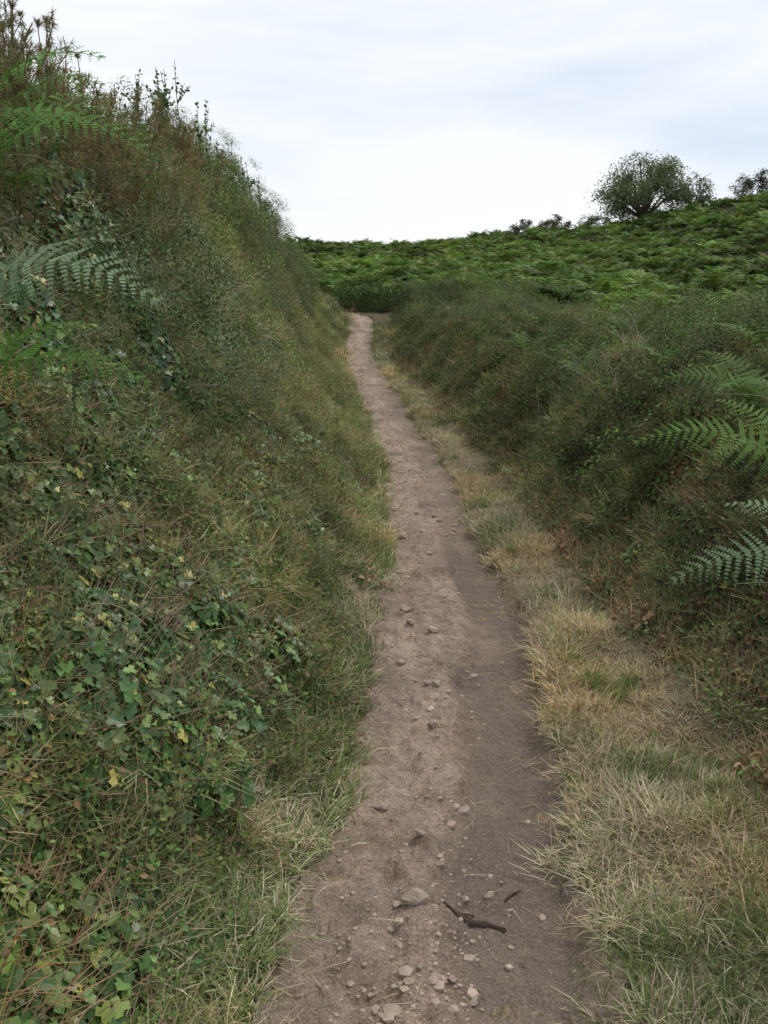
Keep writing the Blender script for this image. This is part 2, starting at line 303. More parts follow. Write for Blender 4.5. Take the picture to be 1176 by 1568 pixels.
# ---- fern frond
def frond(mb,L,base,az,a0,a1,cols,lod=1,npair=22,wid=.30,start=.22,roll=0.):
    K=40;S=np.linspace(0,1,K);ang=a0+(a1-a0)*S**1.1
    px=np.concatenate([[0],np.cumsum(np.cos(ang[1:]))])/K*L;pz=np.concatenate([[0],np.cumsum(np.sin(ang[1:]))])/K*L
    f=np.array([math.cos(az),math.sin(az),0]);sd0=np.array([-math.sin(az),math.cos(az),0]);up=np.array([0,0,1.])
    base=np.asarray(base,float)
    def pos(s): return base+f*np.interp(s,S,px)+up*np.interp(s,S,pz)
    def tan(s):
        a=np.interp(s,S,ang);return f*math.cos(a)+up*math.sin(a)
    col=np.asarray(cols,float)*rng.uniform(.8,1.2)
    tube(mb,[pos(s) for s in np.linspace(0,1,5 if lod==0 else 9)],.0035*L/.8,.001,(.22,.24,.08),3)
    A=([],[],[],[],[]);B=([],[],[],[],[])
    for i in range(npair):
        s=start+(1-start)*(i/(npair-.3))**.9;q=(s-start)/(1-start)
        pl=L*wid*min(1,.8+q*1.2)*(1-q)**.85+L*.012
        t=tan(s);n0=np.cross(t,sd0);sd=sd0*math.cos(roll)+n0*math.sin(roll);nn=np.cross(t,sd)
        for sg in (-1,1):
            fw=.28+.35*q+rng.normal()*.07
            d=sd*sg*math.cos(fw)+t*math.sin(fw)+nn*rng.uniform(-.12,.16)-up*.10;d/=np.linalg.norm(d)
            p=pos(s);cc=col*rng.uniform(.82,1.18);pq=pl*rng.uniform(.88,1.08)
            if lod==0:
                for l,v in zip(A,(p,d,nn,pq,cc)): l.append(v)
            else:
                nk=max(4,int(12*(1-q)**.5));n2=nn+rng.normal(size=3)*.12;td=np.cross(n2,d);td/=np.linalg.norm(td)
                for k in range(nk):
                    r=(k+.35)/nk;pp=p+d*pq*r-up*pq*.15*r*r;ll=L*.024*(.35+.65*(1-q))*(1-r)**.65+.0025
                    for s2 in (-1,1):
                        for l,v in zip(B,(pp,td*s2+d*.4,n2+rng.normal(size=3)*.1,ll,cc*rng.uniform(.9,1.1))): l.append(v)
                for l,v in zip(A,(p,d,n2,pq,cc*.9)): l.append(v)
    if lod==0:
        T=np.array([[0,0,0],[.3,.15,.02],[1,0,-.08],[.3,-.15,.02]]);mb.inst(T,[(0,2,1),(0,3,2)],frames(np.array(A[1]),np.array(A[2])),np.array(A[0]),np.array(A[3]),np.clip(np.array(A[4]),0,1))
    else:
        T=np.array([[0,.36,0],[.5,.40,.04],[1,0,-.03],[.5,-.40,.04],[0,-.36,0]])
        mb.inst(T,[(0,4,3,2,1)],frames(np.array(B[1]),np.array(B[2])),np.array(B[0]),np.array(B[3]),np.clip(np.array(B[4]),0,1))
        T=np.array([[0,.02,0],[1,.004,-.15],[1,-.004,-.15],[0,-.02,0]])
        mb.inst(T,[(0,1,2,3)],frames(np.array(A[1]),np.array(A[2])),np.array(A[0]),np.array(A[3]),np.clip(np.array(A[4]),0,1))
FC=(.11,.19,.05)
def bracken(name,nf=7,L=.85):
    mb=MB()
    for i in range(nf):
        az=6.283*i/nf+rng.normal()*.3
        frond(mb,L*rng.uniform(.75,1.15),(0,0,0),az,rng.uniform(1.0,1.4),rng.uniform(-.5,.1),FC if rng.random()<.92 else (.17,.19,.07),0,12,wid=.34)
    return mb.obj(name,M_leafG,False)
brk=[bracken('bracken_plant') for _ in range(5)]
def brack_near(name):
    mb=MB()
    for i in range(6):
        az=6.283*i/6+rng.normal()*.3
        frond(mb,rng.uniform(.5,.8),(0,0,0),az,rng.uniform(.9,1.3),rng.uniform(-.6,.1),FC,1,15,wid=.26)
    return mb.obj(name,M_leafG,False)
brkn=[brack_near('fern_plant') for _ in range(3)]
# ------------------------------------------------------------------ sampling helpers
def samp_y(n,y0,y1,p=.9):
    u=rng.random(n);a=1-p
    if abs(a)<1e-3: return y0*(y1/y0)**u
    return (y0**a+u*(y1**a-y0**a))**(1/a)
def tintv(n,x,y,seed,amp=.6,warm=.0,fr=.8):
    b=1.12*(1+amp*(fbm(x*fr,y*fr,seed)-.5)*2+rng.normal(size=n)*.12)
    if amp>.55: b=b*(.66+.66*cell(x*.85,y*.85,60)[1])
    w=np.maximum((fbm(x*fr*1.7,y*fr*1.7,seed+5)-.5)*2,-.12)
    t=np.stack([b*(1+warm+.4*w),b*(1+.10*w),b*(1-.15*w)],-1);return np.clip(t,.25,2.2)
sp=lambda n: rng.random(n)*6.283
def HvL(x,y):
    t=tL(x,y);b=sst(t,.8,2.1);c1=cell(x*.85,y*.85,60)[0];c2=cell(x*2.2,y*2.2,70)[0];n2=fbm(x*.45,y*.45,61,2)
    return b*(-.15+.45*c1+.28*c2+.6*n2)*(1-.4*sst(y,24,30))+.26*sst(t,.15,.8)*(1-b)*cell(x*2.0,y*2.0,67)[0]
def HvR(x,y):
    t=tR(x,y)-sR(y);b=sst(t,.5,1.3);c1=cell(x*.85,y*.85,60)[0];c2=cell(x*2.4,y*2.4,68)[0];n2=fbm(x*.6,y*.6,64,2)
    return b*(-.15+.40*c1+.25*c2+.3*n2)
SL=lambda x,y:H(x,y)+HvL(x,y)
SR=lambda x,y:H(x,y)+HvR(x,y)
def F1(f,x,y): return float(f(np.array([x],float),np.array([y],float))[0])
def place(x,y,Sf,Hv,deep):
    n=len(x);z0=H(x,y);h=Hv(x,y);k=1-deep*rng.random(n)**2
    return np.stack([x,y,z0+h*k],-1),nrm(Sf,x,y,.12)
def mounds(side,n,y0,y1,t0,t1,r0,r1,seed,p=.6,tp=1.):
    y=samp_y(n,y0,y1,p);t=t0+(t1-t0)*rng.random(n)**tp
    x=CX(y)-hwL(y)-t if side<0 else CX(y)+hwR(y)+sR(y)+t
    S=SL if side<0 else SR;nn=nrm(S,x,y,.25);z=S(x,y);R=rng.uniform(r0,r1,n)*(1+.015*y)
    c=np.stack([x,y,z],-1)-nn*(R*.15)[:,None];return c,R,nn,rng.random(n),rng.uniform(.62,1.38,n)
def mound_points(M,dens,core=.75):
    P=[];Nn=[];Sp=[];Br=[]
    for c,R,nn,i,b in zip(*M):
        k=int(dens*R*R);d=rdir(k);f=d@nn;d=d[f>-.25];k=len(d);lump=1+.26*(vn(d[:,0]*3+c[0]*5,d[:,1]*3+c[1]*5+d[:,2]*3,77)-.5)*2
        q=c+d*(R*lump*(core+(1-core)*rng.random(k)))[:,None]*np.array([1,1.05,.95])
        P.append(q);Nn.append(d*.8+nn*.2);Sp.append(np.full(k,i));Br.append(np.full(k,b)*(.8+.3*rng.random(k)))
    return map(np.concatenate,(P,Nn,Sp,Br))
def mound_scatter(name,M,dens,objs,s0,s1,sp3=False,g=1.2):
    P,Nn,Sp_,Br=mound_points(M,dens);n=len(P);Nn/=np.linalg.norm(Nn,axis=1,keepdims=True)
    w=((Sp_*7.3)%1-.4)*.3
    t=np.stack([Br*(1+w),Br*(1+.1*w),Br*(1-.2*w)],-1)*g
    scatter(name,objs,P,Nn,sp(n),rng.uniform(s0,s1,n),t,.15,sp_id(Sp_,n) if sp3 else None);return n
M=mounds(-1,120,4.6,30,1.25,3.6,.28,.72,1,.55);print('mL',mound_scatter('hedge_bushes',M,95,bush,.45,.85,True))
M=mounds(1,105,4.4,27,.95,3.4,.28,.62,2,.6);M2=mounds(1,14,2.4,4.4,1.1,2.2,.2,.38,2,.6);M=tuple(np.concatenate(q) for q in zip(M,M2));print('mR',mound_scatter('scrub_bushes',M,95,bush,.42,.8,True,1.0))
M=mounds(-1,150,2.2,24,.35,1.5,.12,.28,3,.8);M2=mounds(1,70,2.2,22,.65,1.2,.10,.22,3,.8);M=tuple(np.concatenate(q) for q in zip(M,M2));print('mH',mound_scatter('herb_mounds',M,400,herb,.5,1.0,False,1.1))
# LEFT BANK grass
n=15000;y=samp_y(n,1.0,30,1.0);t=-.05+2.5*rng.random(n)**1.15;x=CX(y)-hwL(y)-t
keep=(rng.random(n)<(1-.85*sst(t,.9,2.2)))&((t>.0)|(fbm(x*5,y*5,72)>.5));x,y,t=x[keep],y[keep],t[keep];n=len(x)
dryw=fbm(x*1.6,y*1.2,70)+.14*(1-sst(t,.0,.7))-.06*sst(y,5,12)
isdry=dryw+rng.normal(size=n)*.09>.58
P,Nn=place(x,y,SL,HvL,.0);P[:,2]+=np.where(t<.03,.03,0)
sc=rng.uniform(.6,1.2,n)*(1+.05*y)*(.65+.5*fbm(x*4,y*4,73))
for msk,nm,obs in ((isdry,'dry_grass',g_dry),(~isdry,'bank_grass',g_mix)):
    k=msk.sum();scatter(nm,obs,P[msk],Nn[msk],sp(k),sc[msk],tintv(k,x[msk],y[msk],71,.5)*.9,.35)
n=12500;y=samp_y(n,1.0,30,.85);t=.06+2.9*rng.random(n);x=CX(y)-hwL(y)-t
m1=fbm(x*1.4,y*1.1,75)
keep=(rng.random(n)<sst(t,.0,.6))&(m1+rng.normal(size=n)*.12>.40);x,y=x[keep],y[keep];n=len(x)
P,Nn=place(x,y,SL,HvL,.1);scatter('wild_herbs',herb,P,Nn,sp(n),rng.uniform(.6,1.25,n)*(1+.04*y),tintv(n,x,y,76,.75,.0,1.2),.3)
n=1500;y=samp_y(n,1.0,26,.8);t=.1+2.4*rng.random(n);x=CX(y)-hwL(y)-t
keep=fbm(x*2.2,y*2.2,78)>.55;x,y=x[keep],y[keep];P,Nn=place(x,y,SL,HvL,.0)
n2=2200;yb=samp_y(n2,1.2,22,.8);tb=.45+.9*rng.random(n2);xb=CX(yb)+hwR(yb)+sR(yb)*.7+tb
kb=fbm(xb*1.8,yb*1.8,79)>.46;xb,yb=xb[kb],yb[kb];Pb,Nb=place(xb,yb,SR,HvR,.3)
P=np.concatenate([P,Pb]);Nn=np.concatenate([Nn,Nb]);n=len(P);P[:,2]+=.02
scatter('dead_leaves',dead,P,Nn,sp(n),rng.uniform(.6,1.2,n),tintv(n,P[:,0],P[:,1],80,.4)*.9,.3)
n=7000;y=samp_y(n,1.2,10,.8);t=.35+2.2*rng.random(n);x=CX(y)-hwL(y)-t
m1=fbm(x*1.9,y*1.9,82)+.18*sst(t,.3,1.1)+.05*(1-sst(y,3,5))
keep=m1+rng.normal(size=n)*.05>.59;x,y=x[keep],y[keep];n=len(x)
P,Nn=place(x,y,SL,HvL,.0);P+=Nn*.05;scatter('ivy',ivy,P,Nn,sp(n),rng.uniform(.6,1.15,n),tintv(n,x,y,83,.5)*1.1,.1)
# LEFT HEDGE fill
n=3800;y=samp_y(n,2.0,31,.45);t=1.0+3.9*rng.random(n)**1.2;x=CX(y)-hwL(y)-t
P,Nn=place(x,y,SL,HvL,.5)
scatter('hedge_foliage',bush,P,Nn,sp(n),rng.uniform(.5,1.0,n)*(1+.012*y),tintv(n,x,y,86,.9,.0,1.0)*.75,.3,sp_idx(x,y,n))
n=1800;y=samp_y(n,1.8,26,.6);t=.9+2.4*rng.random(n);x=CX(y)-hwL(y)-t
keep=fbm(x*1.2,y*1.2,88)>.50;x,y=x[keep],y[keep];n=len(x)
P,Nn=place(x,y,SL,HvL,.1);scatter('bramble',brm,P,Nn,sp(n),rng.uniform(.5,1.0,n)*(1+.02*y),tintv(n,x,y,89,.6),.2)
n=1100;y=samp_y(n,4.0,12,.3);t=1.7+1.7*rng.random(n);x=CX(y)-hwL(y)-t
keep=fbm(x*.8,y*.8,92)+.16*(1-sst(y,7,10))>.53;x,y=x[keep],y[keep];n=len(x)
P,Nn=place(x,y,SL,HvL,.1);P[:,2]+=.15;scatter('gorse',gorse,P,Nn,sp(n),rng.uniform(.6,1.6,n),tintv(n,x,y,93,.4,.0),.75)
# RIGHT VERGE grass
n=11000;y=samp_y(n,1.0,26,1.0);t=-.05+1.5*rng.random(n);x=CX(y)+hwR(y)+t;th=t-sR(y)
keep=(rng.random(n)<(1-.65*sst(th,.6,1.05)))&(rng.random(n)<(1-sst(th,1.,1.2)))&(fbm(x*3,y*3,95)+.2*sst(t,0,.2)+rng.normal(size=n)*.05>.43)&((t>.0)|(fbm(x*5,y*5,94)>.5));x,y,t,th=x[keep],y[keep],t[keep],th[keep];n=len(x)
P,Nn=place(x,y,SR,HvR,.0);P[:,2]+=np.where(t<.03,.03,0)
gr=fbm(x*2.6,y*2.0,96)+rng.normal(size=n)*.07+.14*sst(th,.4,.8)+.18*sst(y,14,20)>.61
sc=rng.uniform(.5,1.15,n)*(1+.04*y)*(.6+.6*fbm(x*4,y*4,93))
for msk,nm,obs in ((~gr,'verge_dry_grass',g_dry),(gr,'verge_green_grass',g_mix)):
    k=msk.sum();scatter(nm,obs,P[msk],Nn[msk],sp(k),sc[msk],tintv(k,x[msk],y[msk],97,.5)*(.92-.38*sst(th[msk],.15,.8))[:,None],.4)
pts=[(.93,3.55,1.0),(.98,3.62,.9),(.9,3.7,.8),(1.0,2.75,.5),(1.05,2.7,.5),(.86,5.9,.7),(-.35,2.35,.5),(-.55,2.1,.9),(-.22,5.4,.7),(-.05,8,.9),(-.1,9.2,1.),(.0,10.5,1.1),(-.3,12.5,1.2),(.85,7.4,.8),(.75,10,.9),(.55,13,1.1),(-.75,17,1.5),(-.12,3.6,.6),(-.2,4.4,.7),(-.02,6.6,.8),(.02,7.2,.8)]
xx=[];yy=[];ss=[]
for a_,b_,c_ in pts:
    for k in range(4): xx.append(a_+rng.normal()*.05);yy.append(b_+rng.normal()*.06);ss.append(c_*rng.uniform(.5,1))
x=np.array(xx);y=np.array(yy);P=np.stack([x,y,H(x,y)],-1);scatter('green_grass',g_grn,P,nrm(H,x,y),sp(len(x)),np.array(ss),np.ones((len(x),3)),.8)
# RIGHT HEDGE fill
n=3800;y=samp_y(n,1.6,30,.6);t=.6+4.0*rng.random(n)**1.3;x=CX(y)+hwR(y)+sR(y)+t
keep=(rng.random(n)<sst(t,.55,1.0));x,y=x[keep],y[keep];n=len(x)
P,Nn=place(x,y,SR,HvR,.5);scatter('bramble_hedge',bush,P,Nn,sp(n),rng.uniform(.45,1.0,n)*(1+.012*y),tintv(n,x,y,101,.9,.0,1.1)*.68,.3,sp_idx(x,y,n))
n=2400;y=samp_y(n,1.6,24,.8);t=.65+2.2*rng.random(n);x=CX(y)+hwR(y)+sR(y)+t
P,Nn=place(x,y,SR,HvR,.3);scatter('bramble_leaves',brm,P,Nn,sp(n),rng.uniform(.5,1.0,n)*(1+.02*y),tintv(n,x,y,104,.7)*.8,.25)
n=2800;y=samp_y(n,1.4,24,.8);t=.45+2.6*rng.random(n);x=CX(y)+hwR(y)+sR(y)*.8+t
P,Nn=place(x,y,SR,HvR,.1);scatter('hedge_herbs',herb,P,Nn,sp(n),rng.uniform(.7,1.3,n)*(1+.04*y),tintv(n,x,y,106,.6,.05)*.8,.4)
# BRACKEN field
n=11000;y=samp_y(n,6,90,-.1);x=-14+(y*.62+22)*rng.random(n)
tl=tL(x,y);tr=tR(x,y)
keep=((tr>1.9)|(tl>3.8)|(y>29.5))&((y<80)|(x>0))&~((x<-5)&(y<26))&(fbm(x*.7,y*.7,113)+rng.normal(size=n)*.05>.36);x,y=x[keep],y[keep];n=len(x)
P=np.stack([x,y,H(x,y)-.05+.25*fbm(x*.9,y*.9,114)],-1);tt=tintv(n,x,y,110,.8,.06,.45)*.9
scatter('bracken_field',brk,P,nrm(H,x,y,.5),sp(n),rng.uniform(.55,1.4,n)*(.75+.3*sst(y,8,30)),tt,.6)
pts=[(-2.3,5.2,.9),(-2.5,6.5,.9),(2.2,4.8,.8),(2.5,6.0,.9),(3.2,8.0,1.),(2.7,9.5,.9),(-2.8,9.,.8),(1.9,12.5,.8),(3.0,5.,.9),(2.9,11,.9),(-2.6,7.6,1.),(2.2,7.2,.8),(-1.9,4.6,.8),(-2.0,5.8,.7),(1.9,8.6,.7),(2.4,14,.9),(2.6,3.9,.9)]
a_=np.array(pts);x,y=a_[:,0],a_[:,1];P=np.stack([x,y,H(x,y)+np.where(x<0,HvL(x,y),HvR(x,y))+.1],-1)
scatter('hedge_fern',brkn,P,nrm(H,x,y),sp(len(x)),a_[:,2],np.ones((len(x),3)),.6)
# ------------------------------------------------------------------ individual ferns
def fern(name,S,x,y,dz,specs,col=FC):
    mb=MB();z=F1(S,x,y)+dz
    for az,a0,a1,L,ro in specs: frond(mb,L,(x+rng.normal()*.03,y+rng.normal()*.04,z),math.radians(az),math.radians(a0),math.radians(a1),col,1,16,wid=.25,roll=math.radians(ro))
    return mb.obj(name,M_leaf)
fern('fern',SL,-1.50,3.3,.20,[(-12,52,-42,.95,40),(25,66,-5,.7,20),(-60,55,-30,.6,10)],(.21,.29,.17))
fern('fern',SL,-1.38,3.0,.30,[(-6,30,-30,.72,38),(-50,50,-30,.6,10),(35,60,-20,.55,20)],(.085,.18,.03))
fern('fern',SL,-1.80,4.1,.22,[(-14,52,-38,.95,40),(20,65,-15,.85,25),(-55,55,-35,.75,20),(60,65,0,.6,0)],(.13,.25,.055))
fern('fern',SL,-2.0,4.9,.2,[(-20,58,-25,.9,40),(35,65,-20,.8,20),(-70,55,-30,.7,0)],(.12,.23,.05))
fern('fern',SL,-1.70,3.6,.28,[(-18,68,-20,.9,35),(-65,68,-20,.7,10),(30,55,-30,.8,35)],(.11,.24,.045))
fern('fern',SR,1.66,3.0,.42,[(178,30,-34,.72,-42),(140,58,-15,.6,-20),(225,50,-30,.5,-10)],(.18,.26,.15))
fern('fern',SR,1.88,4.0,.15,[(168,55,-30,.85,-40),(120,65,0,.7,-20),(210,58,-25,.7,-20)],(.12,.215,.045))
fern('fern',SR,2.1,5.0,.15,[(172,55,-25,.75,-40),(120,62,0,.7,-20),(225,55,-25,.65,-10)],(.11,.20,.045))
# ------------------------------------------------------------------ shrub shoots
def shoot(mb,base,top,lf=.035,m=60,col=HG):
    base=np.array(base,float);top=np.array(top,float);L=np.linalg.norm(top-base);d=(top-base)/L
    pts=[base+(top-base)*s+np.array([math.sin(s*3+base[0]*9),math.cos(s*2.3),0])*.04*L*s for s in np.linspace(0,1,8)]
    tube(mb,pts,.009,.003,(.12,.10,.07),4);pts=np.array(pts)
    def lv(p,m,lf):
        s=rng.random(m);Pq=np.stack([np.interp(s*(len(p)-1),range(len(p)),p[:,j]) for j in range(3)],-1);dd=rdir(m)+d*.6
        mb.inst(LF_OV,LF_OVF,frames(dd,rdir(m)+[0,0,.8]),Pq,rng.uniform(.6,1.1,m)*lf,pick([col,HG2,HD],[3,2,2],m))
    lv(pts,m,lf)
    for k in range(9):
        i=rng.integers(1,6);b=pts[i];q=rdir(1)[0]*.9+d*1.0;q/=np.linalg.norm(q);l=L*rng.uniform(.2,.5)*(1-i/9)
        p2=np.array([b+q*l*s for s in (0,.33,.66,1)]);tube(mb,p2,.005,.002,(.12,.10,.07),3);lv(p2,max(8,int(m*.3)),lf)
def shrub(name,lst,**k):
    mb=MB()
    for b,t in lst: shoot(mb,b,t,**k)
    return mb.obj(name,M_leaf)
def zb(x,y): return float(H(x,y)+HvL(np.array([x]),np.array([y]))[0]*.6)
def up(x,y,zt,j=.25): return ((x-rng.normal()*j*.5,y+rng.normal()*j,zb(x,y)),(x,y,zt))
HB=(.11,.17,.09)
shrub('hawthorn_shrub',[up(-2.74,10.8,4.2),up(-2.6,11.3,4.35),up(-2.57,12.2,4.7),up(-2.62,11.8,4.5),up(-2.5,12.0,4.1),up(-2.7,11.9,4.55),up(-2.45,12.6,4.3),up(-2.48,13.4,4.5),up(-2.55,13.0,4.1),up(-2.9,11.5,4.4),up(-2.8,12.5,4.65),up(-2.6,11.6,3.9),up(-2.5,12.8,3.9),up(-2.7,12.2,4.0)],lf=.055,m=44,col=HB)
shrub('hawthorn_shrub',[up(-2.44,15.9,4.4),up(-2.6,15.2,4.3),up(-2.5,14.7,4.1),up(-2.6,16.5,4.5),up(-2.7,17.5,4.5),up(-2.5,16.0,4.1),up(-2.5,15.3,4.0)],lf=.06,m=50,col=HB)
shrub('hawthorn_shrub',[up(-2.44,22,4.05),up(-2.5,21.2,4.2),up(-2.6,20.4,4.4),up(-2.7,19.4,4.6),up(-2.75,18.6,4.6),up(-2.5,20.8,4.0),up(-2.5,19.8,4.1)],lf=.065,m=64,col=HB)
mb=MB()
for (b,h) in (((-2.45,6.6),4.3),((-2.52,6.7),3.9),((-2.75,6.5),3.8),((-2.2,6.3),3.4),((-2.9,6.9),3.9),((-2.35,6.9),3.6),((-2.6,7.1),3.7),((-2.3,7.4),3.5)):
    z0=zb(*b)-.2;pts=np.array([(b[0]+.02*math.sin(i),b[1],z0+(h-z0)*i/9) for i in range(10)]);tube(mb,pts,.010,.003,BRN,4)
    for i in range(1,10):
        for k in range(8):
            d=rdir(1)[0];d[2]=abs(d[2])+1.1;d/=np.linalg.norm(d);l=rng.uniform(.08,.2)*(1.15-i/10);m=28
            tube(mb,[pts[i],pts[i]+d*l],.003,.001,BRN,3)
            mb.inst(NEED,[(0,2,1),(0,3,2)],frames(rdir(m)+d*.6,rdir(m)),pts[i]+d*l*rng.random((m,1)),rng.uniform(.018,.035,m),pick([(.26,.18,.11),(.20,.16,.08)],[1,1],m))
mb.obj('gorse_bush',M_leaf)
mb=MB()
def cane(b,az,L,a0,a1,r,col):
    pts=[np.array(b,float)];n=9
    for i in range(n):
        a=a0+(a1-a0)*i/n;az+=rng.normal()*.06;pts.append(pts[-1]+np.array([math.cos(az)*math.cos(a),math.sin(az)*math.cos(a),math.sin(a)])*L/n)
    tube(mb,pts,r,r*.4,col,4);return pts
for k in range(110):
    y=samp_y(1,2.2,18,.5)[0];t=.9+rng.random()*1.6;x=float(CX(y)+hwR(y)+sR(y)+t);c=(.30,.26,.20) if rng.random()<.5 else (.2,.12,.08)
    cane((x,y,F1(SR,x,y)),math.pi+rng.normal()*1.1,rng.uniform(.3,.8),rng.uniform(.5,1.3),rng.uniform(-.8,.4),.0025,c)
for k in range(34):
    x=2.15+rng.normal()*.3;y=8.2+rng.normal()*.5
    cane((x,y,F1(SR,x,y)+.1),rng.random()*6.28,rng.uniform(.3,.7),rng.uniform(.6,1.4),rng.uniform(.2,1),.003,(.34,.31,.26))
for k in range(200):
    y=samp_y(1,1.8,20,.6)[0];t=.6+rng.random()*2.2;x=float(CX(y)-hwL(y)-t);c=(.38,.31,.20) if rng.random()<.5 else (.2,.12,.07)
    cane((x,y,F1(SL,x,y)),rng.normal()*1.1,rng.uniform(.2,.6),rng.uniform(.5,1.4),rng.uniform(-.8,.6),.0022,c)
mb.obj('bramble_canes',M_bark)
# ------------------------------------------------------------------ stones
import bmesh
def stone_mesh(name,sub=2,seed=0):
    bm=bmesh.new();bmesh.ops.create_icosphere(bm,subdivisions=sub,radius=1)
    r=np.random.default_rng(seed);pl=r.normal(size=(9,3));pl/=np.linalg.norm(pl,axis=1,keepdims=True);dd=r.uniform(.5,.9,9)
    for v in bm.verts:
        c=np.array(v.co)
        for p,d in zip(pl,dd):
            q=c@p
            if q>d: c=c-p*(q-d)*.95
        c*=np.array([1,.8,.62]);c+=r.normal(size=3)*.015;v.co=c
    me=bpy.data.meshes.new(name);bm.to_mesh(me);bm.free()
    at=me.attributes.new('col','FLOAT_COLOR','POINT');b=r.uniform(.9,1.2);cc=np.tile(np.array([.46*b,.36*b,.29*b,1]),(len(me.vertices),1));cc[:,:3]*=r.uniform(.85,1.1,(len(cc),1))
    at.data.foreach_set('color',cc.astype(np.float32).ravel());return me
def m_stone(inst):
    m=leafmat('stone',inst,.9,0,.2);N=m.node_tree.nodes;L=m.node_tree.links
    b=[q for q in N if q.type=='BSDF_PRINCIPLED'][0];n=N.new('ShaderNodeTexNoise');n.inputs['Scale'].default_value=6;n.inputs['Detail'].default_value=6
    tc=N.new('ShaderNodeTexCoord');L.new(tc.outputs['Object'],n.inputs['Vector']);bp=N.new('ShaderNodeBump');bp.inputs['Strength'].default_value=.5;bp.inputs['Distance'].default_value=.1;L.new(n.outputs[0],bp.inputs['Height']);L.new(bp.outputs[0],b.inputs['Normal']);return m
MSI=m_stone('GEOMETRY');MS=m_stone(None)
pb=[]
for i in range(6):
    me=stone_mesh('pebble',1,seed=i);me.materials.append(MSI);pb.append(bpy.data.objects.new('pebble',me))
n=6000;y=samp_y(n,1.3,20,1.0);u=rng.normal(size=n)*.18-.04
keep=(np.abs(u)<.34)&(rng.random(n)<(.2+.8*sst(fbm(u*5,y*2.5,120),.45,.65))*(1-.8*sst(u,.08,.16)));u,y=u[keep],y[keep]
s=.003+.007*rng.random(len(y))**3+(rng.random(len(y))<.05)*rng.uniform(.006,.020,len(y));s=s*(1+.06*y)
nc=80;yc=1.72+rng.random(nc)**1.2*.8;uc=-.02+rng.normal(size=nc)*.12;u=np.concatenate([u,uc]);y=np.concatenate([y,yc]);s=np.concatenate([s,.005+.016*rng.random(nc)**2.5])
z,_=path_z(u,y);P=np.stack([u+CX(y),y,z+s*.05],-1);n=len(P)
scatter('pebbles',pb,P,np.tile([0,0,1.],(n,1)),sp(n),s,jit((1,1,1),n,.3,.06),1.)
def stone(u,y,s,seed,rot=0):
    me=stone_mesh('stone',3,seed=seed);me.materials.append(MS);o=bpy.data.objects.new('stone',me);SC.collection.objects.link(o)
    z,_=path_z(np.array([u]),np.array([y]));o.location=(u+float(CX(y)),y,float(z[0])+s*.28);o.scale=(s,s,s);o.rotation_euler=(.15,.2,rot)
    return o
def W(x,y): return x-float(CX(y))
stone(W(.085,2.22),2.22,.042,21,.4);stone(W(.02,1.86),1.86,.030,22,1.);stone(W(-.01,2.75),2.75,.026,23,.2);stone(W(.12,4.9),4.9,.046,24,1.4)
stone(W(.13,1.98),1.98,.02,25,2);stone(W(.25,4.45),4.45,.034,26,1);stone(W(.14,4.55),4.55,.032,27,2);stone(W(.2,3.35),3.35,.032,28,2.2);stone(W(.11,2.55),2.55,.02,29,0)
stone(W(.10,5.6),5.6,.035,31,2);stone(W(.14,6.6),6.6,.05,32,2);stone(W(.08,9.5),9.5,.05,33,1);stone(W(.17,2.0),2.0,.016,34,1);stone(W(.22,1.95),1.95,.014,35,1)
mb=MB()
def stickpiece(p0,p1,r0,seed,c=(.06,.042,.03)):
    r=np.random.default_rng(seed);k=6;V=[]
    for i in range(8):
        q=i/7;x_=p0[0]+(p1[0]-p0[0])*q+r.normal()*.002;y_=p0[1]+(p1[1]-p0[1])*q+.012*math.sin(q*3.1)+r.normal()*.002
        z_=float(path_z(np.array([W(x_,y_)]),np.array([y_]))[0][0])+.006;rad=r0*(math.sin(min(1,q*1.5+.15)*1.5)*(1-q*.75))*r.uniform(.75,1.25)
        for j in range(k):
            a=2*math.pi*j/k;V.append((x_,y_+rad*1.5*math.cos(a),z_+rad*.6*math.sin(a)+.002*r.normal()))
    mb.add(V,[(i*k+j,i*k+(j+1)%k,(i+1)*k+(j+1)%k,(i+1)*k+j) for i in range(7) for j in range(k)],c)
stickpiece((.16,2.245),(.33,2.20),.013,3);stickpiece((.17,2.215),(.25,2.255),.007,4);stickpiece((.345,2.33),(.40,2.37),.005,5);mb.obj('stick',M_bark)
mb=MB();n=1500;y=samp_y(n,1.4,16,1.0);sg=rng.choice([-1,1],n);u=np.where(rng.random(n)<.8,sg*(.42-.14*rng.random(n)**2),rng.uniform(-.35,.35,n));z,_=path_z(u,y)
blades(mb,np.stack([u+CX(y),y,z+.004],-1),sp(n),np.full(n,1.5),rng.uniform(-.05,.12,n),rng.uniform(.02,.10,n),rng.uniform(.0015,.003,n),pick([STRAW,STRAW2,BRN],[3,2,1.5],n));mb.obj('straw_litter',M_leaf)
